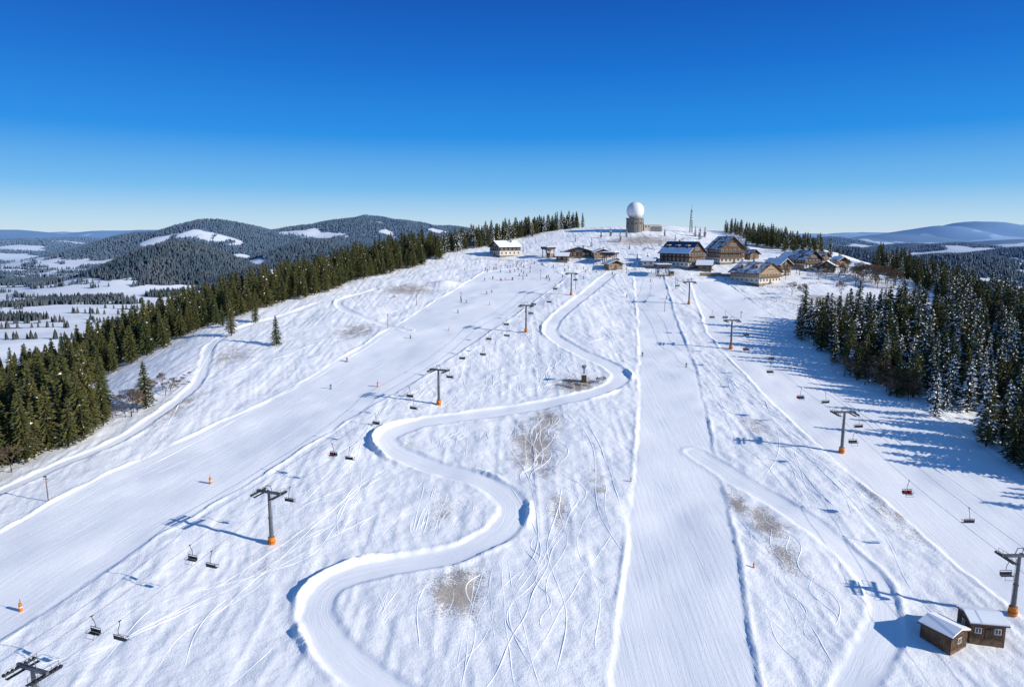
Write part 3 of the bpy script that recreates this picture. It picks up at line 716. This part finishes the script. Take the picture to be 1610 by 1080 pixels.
chalet('wooden_hut',1110,426,9,8,1,R_(70),low='wood',roof='tile',snowm='full',pitch=.5,bal=False)
chalet('wooden_hut',1180,408,8,9,1,R_(30),low='wood',roof='tile',snowm='patch',pitch=.6,bal=False)
chalet('ski_kiosk',965,424,9,8,1,R_(15),low='tan',roof='tile',snowm='full',pitch=.4,bal=False)
chalet('ski_kiosk',1022,420,11,7,1,R_(70),low='plaster',roof='slate',snowm='full',pitch=.35,bal=False)
chalet('ski_kiosk',885,412,10,7,1,R_(80),low='dwood',roof='tile',snowm='full',pitch=.35,bal=False)
chalet('ski_kiosk',910,405,20,8,1,R_(0),low='dwood',roof='tile',snowm='patch',pitch=.3,bal=False)
chalet('ski_kiosk',946,406,12,7,1,R_(10),low='tan',roof='tile',snowm='full',pitch=.35,bal=False)
def cabin(px,py,w,l,rz,h=2.5,lift_=.15):
    x,y,z=place(px,py);e=empty('wooden_cabin',(x,y,z+lift_),rz)
    b=B();b.box((0,0,h/2-.7),(w,l,h+1.4),'wood')
    for i in range(int(w/.4)): 
        for s in(-1,1): b.box((-w/2+.2+i*.4,s*(l/2+.02),h/2),(.05,.05,h),'dwood')
    for i in range(int(l/.4)):
        for s in(-1,1): b.box((s*(w/2+.02),-l/2+.2+i*.4,h/2),(.05,.05,h),'dwood')
    link('walls',b.mesh('walls'),parent=e)
    b=B();windows(b,-l/2-.03,[-w*.28,w*.28],h*.58,.8,.8,'y');windows(b,w/2+.03,[0],h*.58,.8,.8,'x');windows(b,-w/2-.03,[0],h*.58,.8,.8,'x');link('windows',b.mesh('windows'),parent=e)
    b=B();b.box((0,-l/2-.05,.95),(.85,.12,1.9),'dwood');link('door',b.mesh('door'),parent=e)
    b=B();s_=B();pt=.28
    for s in(-1,1):
        for bb,t0,t1,k,i_ in((b,0,.14,'tile',0),(s_,.145,.40,'roofsnow',.12)):
            lo=l/2+.45-i_;wo=w/2+.4-i_
            vs=[(-wo,s*lo,h+.02+t0+i_*pt),(wo,s*lo,h+.02+t0+i_*pt),(wo,0,h+.02+t0+(l/2+.45)*pt),(-wo,0,h+.02+t0+(l/2+.45)*pt)]
            vs+=[(p[0],p[1],p[2]+t1-t0) for p in vs]
            bb.add(vs,[(0,3,2,1),(4,5,6,7),(0,1,5,4),(1,2,6,5),(2,3,7,6),(3,0,4,7)],k)
    link('roof',b.mesh('roof'),parent=e);link('roof_snow',s_.mesh('roof_snow'),parent=e)
    b=B()
    for s in(-1,1): b.add([(s*w/2,-l/2,h),(s*w/2,l/2,h),(s*w/2,0,h+l/2*pt),(s*(w/2-.1),-l/2,h),(s*(w/2-.1),l/2,h),(s*(w/2-.1),0,h+l/2*pt)],[(0,1,2),(3,5,4),(0,3,4,1),(1,4,5,2),(2,5,3,0)],'wood')
    link('gables',b.mesh('gables'),parent=e)
cabin(1482,1008,5.2,4.6,R_(118),2.5,.2);cabin(1540,1000,5.4,4.8,R_(-10),2.7,.9)
def station(x,y,rz,w=9,l=14):
    z=gz(x,y);e=empty('chairlift_station',(x,y,z),rz);b=B()
    for sx in(-1,1):
        for sy in(-1,0,1): b.box((sx*w*.35,sy*l*.38,2.2),(.4,.4,6.4),'steel')
    b.box((0,0,5.1),(w*.8,l*.9,.5),'steel');b.tube((0,0,4.3),(0,0,4.6),2.7,2.7,'dark',28);b.tube((0,0,3.6),(0,0,5),.4,.4,'steel',10);link('frame',b.mesh('frame'),parent=e)
    b=B();b.box((0,0,5.9),(w,l,1.3),'tile');b.box((0,0,6.7),(w*1.06,l*1.04,.3),'roofsnow');link('canopy',b.mesh('canopy'),parent=e)
    b=B();b.box((w*.62,-l*.2,1.4),(2.4,3,2.8),'tan');b.box((w*.62,-l*.2-1.53,1.7),(1.8,.08,1.1),'glass');b.box((w*.62,-l*.2,2.9),(2.8,3.4,.25),'roofsnow');link('operator_booth',b.mesh('booth'),parent=e)
station(61.8,438,R_(-20));station(88,404,0,8,11)
x_,y_,_=place(862,404);station(x_,y_,R_(-50),6,8)
# radar dome
x,y,z=place(1000,366);y+=6;z=gz(x,y);e=empty('radar_dome_tower',(x,y,z))
b=B();b.tube((0,0,-2),(0,0,9.2),6.3,6.3,'stone',28);b.tube((0,0,9.2),(0,0,10),6.9,6.9,'concrete',28)
for i in range(12):
    a=i*math.pi/6;b.box((6.3*math.cos(a),6.3*math.sin(a),6),(.3,.9,1.2),'glass',a)
    b.box((6.35*math.cos(a+.26),6.35*math.sin(a+.26),4.5),(.35,.4,9),'concrete',a+.26)
link('tower_base',b.mesh('base'),parent=e)
b=B();n=24
R0=6.6;vs=[];fs=[];rows=16
for i in range(rows+1):
    th=math.pi*.88*i/rows
    for k in range(n): vs.append((R0*math.sin(th)*math.cos(2*math.pi*k/n),R0*math.sin(th)*math.sin(2*math.pi*k/n),R0*math.cos(th)+15.4))
for i in range(rows):
    for k in range(n): a=i*n+k;c=i*n+(k+1)%n;fs.append((a,a+n,c+n,c))
b.add(vs,fs,'white');me=b.mesh('dome',True);link('dome',me,parent=e)
b=B()
for k in range(0,n,2):
    t=2*math.pi*k/n;b.pl([((R0+.02)*math.sin(math.pi*.88*i/rows)*math.cos(t),(R0+.02)*math.sin(math.pi*.88*i/rows)*math.sin(t),(R0+.02)*math.cos(math.pi*.88*i/rows)+15.4) for i in range(0,rows+1,2)],.05,'concrete',4)
link('panel_seams',b.mesh('seams'),parent=e)
x2,y2,_=place(1026,364);z2=gz(x2,y2+4);e=empty('radar_annex',(x2,y2+4,z2));b=B();b.box((0,0,1.8),(13,8,5.6),'plaster');b.box((3.2,-.5,1),(7.5,8,4.4),'concrete');link('walls',b.mesh('w'),parent=e)
b=B();b.box((0,0,4.75),(13.4,8.4,.3),'roofsnow');link('roof',b.mesh('r'),parent=e);b=B();windows(b,-4.53,[0,2.4,4.8],1.9,1.3,1.1,'y');windows(b,-4.03,[-5,-2.8],3.2,1.2,1.,'y');link('windows',b.mesh('wi'),parent=e)
# lattice mast
x,y,z=place(1086,366);e=empty('lattice_radio_mast',(x,y,z));b=B();hm=17;c0=1.0;c1=.35
def cr(k,t): w=c0+(c1-c0)*t;return [(-w,-w),(w,-w),(w,w),(-w,w)][k]+(t*hm,)
for k in range(4): b.tube((cr(k,0)[0],cr(k,0)[1],-1),cr(k,1),.15,.11,'steel',5)
for i in range(10):
    for k in range(4): b.tube(cr(k,i/10),cr((k+1)%4,(i+1)/10),.08,.08,'steel',4);b.tube(cr(k,(i+1)/10),cr((k+1)%4,(i+1)/10),.07,.07,'steel',4)
b.tube((0,0,hm),(0,0,hm+4),.12,.06,'steel',6)
for i in range(3): b.tube((.6,-.6,hm*.6+i*2),(.6,-1.,hm*.6+i*2),.6,.6,'white',12)
link('lattice',b.mesh('lattice'),parent=e)
x0,y0,_=place(1100,434);x1,y1,_=place(1172,438)
b=B();P=np.array([(x0,y0),((x0+x1)/2,y0-1),(x1,y1)])
for a,c in zip(P[:-1],P[1:]):
    m_=(a+c)/2;d=c-a;b.box((m_[0],m_[1],gz(*m_)+.3),(np.linalg.norm(d),.5,3.0),'tan',math.atan2(d[1],d[0]))
    b.box((m_[0],m_[1],gz(*m_)+1.9),(np.linalg.norm(d),.8,.2),'roofsnow',math.atan2(d[1],d[0]))
link('terrace_wall',b.mesh('terrace_wall'))
def fence(pxs,h=1.1,st=2.5):
    P=spline(W(pxs),st);b=B();pr=None
    for p in P:
        z=gz(*p);b.box((p[0],p[1],z+h/2-.2),(.12,.12,h+.4),'dwood')
        if pr:
            for q_ in(.45,.9): b.tube((pr[0],pr[1],pr[2]+q_*h),(p[0],p[1],z+q_*h),.04,.04,'dwood',4)
        pr=(p[0],p[1],z)
    link('wooden_fence',b.mesh('fence'))
fence([(870,402),(900,410),(950,414)]);fence([(1150,446),(1230,452),(1290,446)]);fence([(1170,470),(1230,476),(1300,500)]);fence([(740,410),(770,408),(830,412)])
x,y,z=place(918,600);e=empty('snow_gun_tower',(x,y,z));b=B();b.tube((0,0,-.5),(0,0,4.6),.22,.18,'dark',8);b.box((0,0,1.2),(1.6,1.6,2.6),'dwood');b.box((0,0,2.6),(1.9,1.9,.2),'snowc')
b.tube((-.2,.5,5.2),(.1,-.9,5.5),.55,.48,'dark',14);b.tube((.1,-.9,5.5),(.15,-1.1,5.55),.56,.56,'steel',14);b.box((0,0,4.7),(.8,.8,.3),'steel');b.tube((.3,0,5.4),(.3,0,7),.05,.05,'steel',5);link('gun',b.mesh('gun'),parent=e)
def pole(px,py,h=7):
    x,y,z=place(px,py);b=B();b.tube((0,0,-.5),(0,0,h),.13,.08,'wood',7);b.box((0,-.2,h-.1),(.5,.5,.25),'steel');b.box((0,0,h-.7),(1.3,.1,.1),'steel');link('lamp_post',b.mesh('pole'),(x,y,z))
for q_ in [(76,787,6),(610,515,6),(655,480,5),(1045,490,5),(905,455,6),(1062,455,6),(850,440,6),(725,475,5),(1165,500,3)]: pole(*q_)
def marker(px,py,s=1):
    x,y,z=place(px,py);b=B();b.tube((0,0,-.2),(0,0,1.5),.32,.28,'orange',10);b.tube((0,0,1.5),(0,0,1.62),.28,.1,'orange',10);b.tube((0,0,.7),(0,0,.85),.325,.32,'white',10);b.tube((0,0,1.5),(0,0,2.3),.04,.04,'dark',5);link('piste_marker',b.mesh('marker'),(x,y,z),0,s)
for q_ in [(331,760),(33,960),(594,608),(992,757,.6),(1185,892,.6),(546,568,.8),(770,480,.8),(980,462,.6),(1058,458,.6),(706,520,.7)]: marker(*q_)
# ------------------------------------------------------------ light, sky, camera
EL=R_(22.5);sv=Vector((.95*math.cos(EL),-.312*math.cos(EL),math.sin(EL))).normalized()
w=bpy.data.worlds.new('World');scene.world=w;w.use_nodes=True;nt=w.node_tree;T=NT(w)
sky=nt.nodes.new('ShaderNodeTexSky');sky.sky_type='NISHITA';sky.sun_disc=False;sky.sun_elevation=EL;sky.sun_rotation=math.atan2(sv.x,sv.y)
sky.altitude=1000;sky.air_density=1.0;sky.dust_density=.3;sky.ozone_density=4.0
tc=T.n('ShaderNodeTexCoord');sx=T.n('ShaderNodeSeparateXYZ');T.l(tc.outputs['Generated'],sx.inputs[0])
rp=T.n('ShaderNodeValToRGB');T.l(sx.outputs[2],rp.inputs[0]);cr_=rp.color_ramp
cr_.elements[0].position=0;cr_.elements[0].color=(.58,.73,.84,1);cr_.elements[1].position=1;cr_.elements[1].color=(.06,.17,.40,1)
for p_,c_ in [(.02,(.46,.68,.87)),(.06,(.17,.49,.86)),(.13,(.012,.27,.79)),(.22,(.002,.155,.64)),(.31,(.001,.085,.45)),(.5,(.03,.13,.42))]:  # stops towards the unseen zenith brightened beyond a real sky to light the snow
    e_=cr_.elements.new(p_);e_.color=(*c_,1)
vm=T.n('ShaderNodeVectorMath',operation='SCALE');T.l(rp.outputs[0],vm.inputs[0]);vm.inputs['Scale'].default_value=1/.13
mixo=T.mix(.94,sky.outputs[0],vm.outputs[0])
bg=nt.nodes['Background'];bg.inputs['Strength'].default_value=.13
T.l(mixo,bg.inputs['Color'])
L=bpy.data.lights.new('sun','SUN');L.energy=5;L.angle=R_(.5);L.color=(1,.96,.88);lo=bpy.data.objects.new('sun',L);lo.rotation_euler=sv.to_track_quat('Z','Y').to_euler();lo.location=(100,-50,300);scene.collection.objects.link(lo)
c=bpy.data.cameras.new('camera');c.sensor_width=36;c.lens=F/1610*36;c.clip_end=60000;c.clip_start=1
co_=bpy.data.objects.new('camera',c);co_.location=(0,0,CAMZ);co_.rotation_euler=(math.pi/2-PITCH,0,0);scene.collection.objects.link(co_);scene.camera=co_
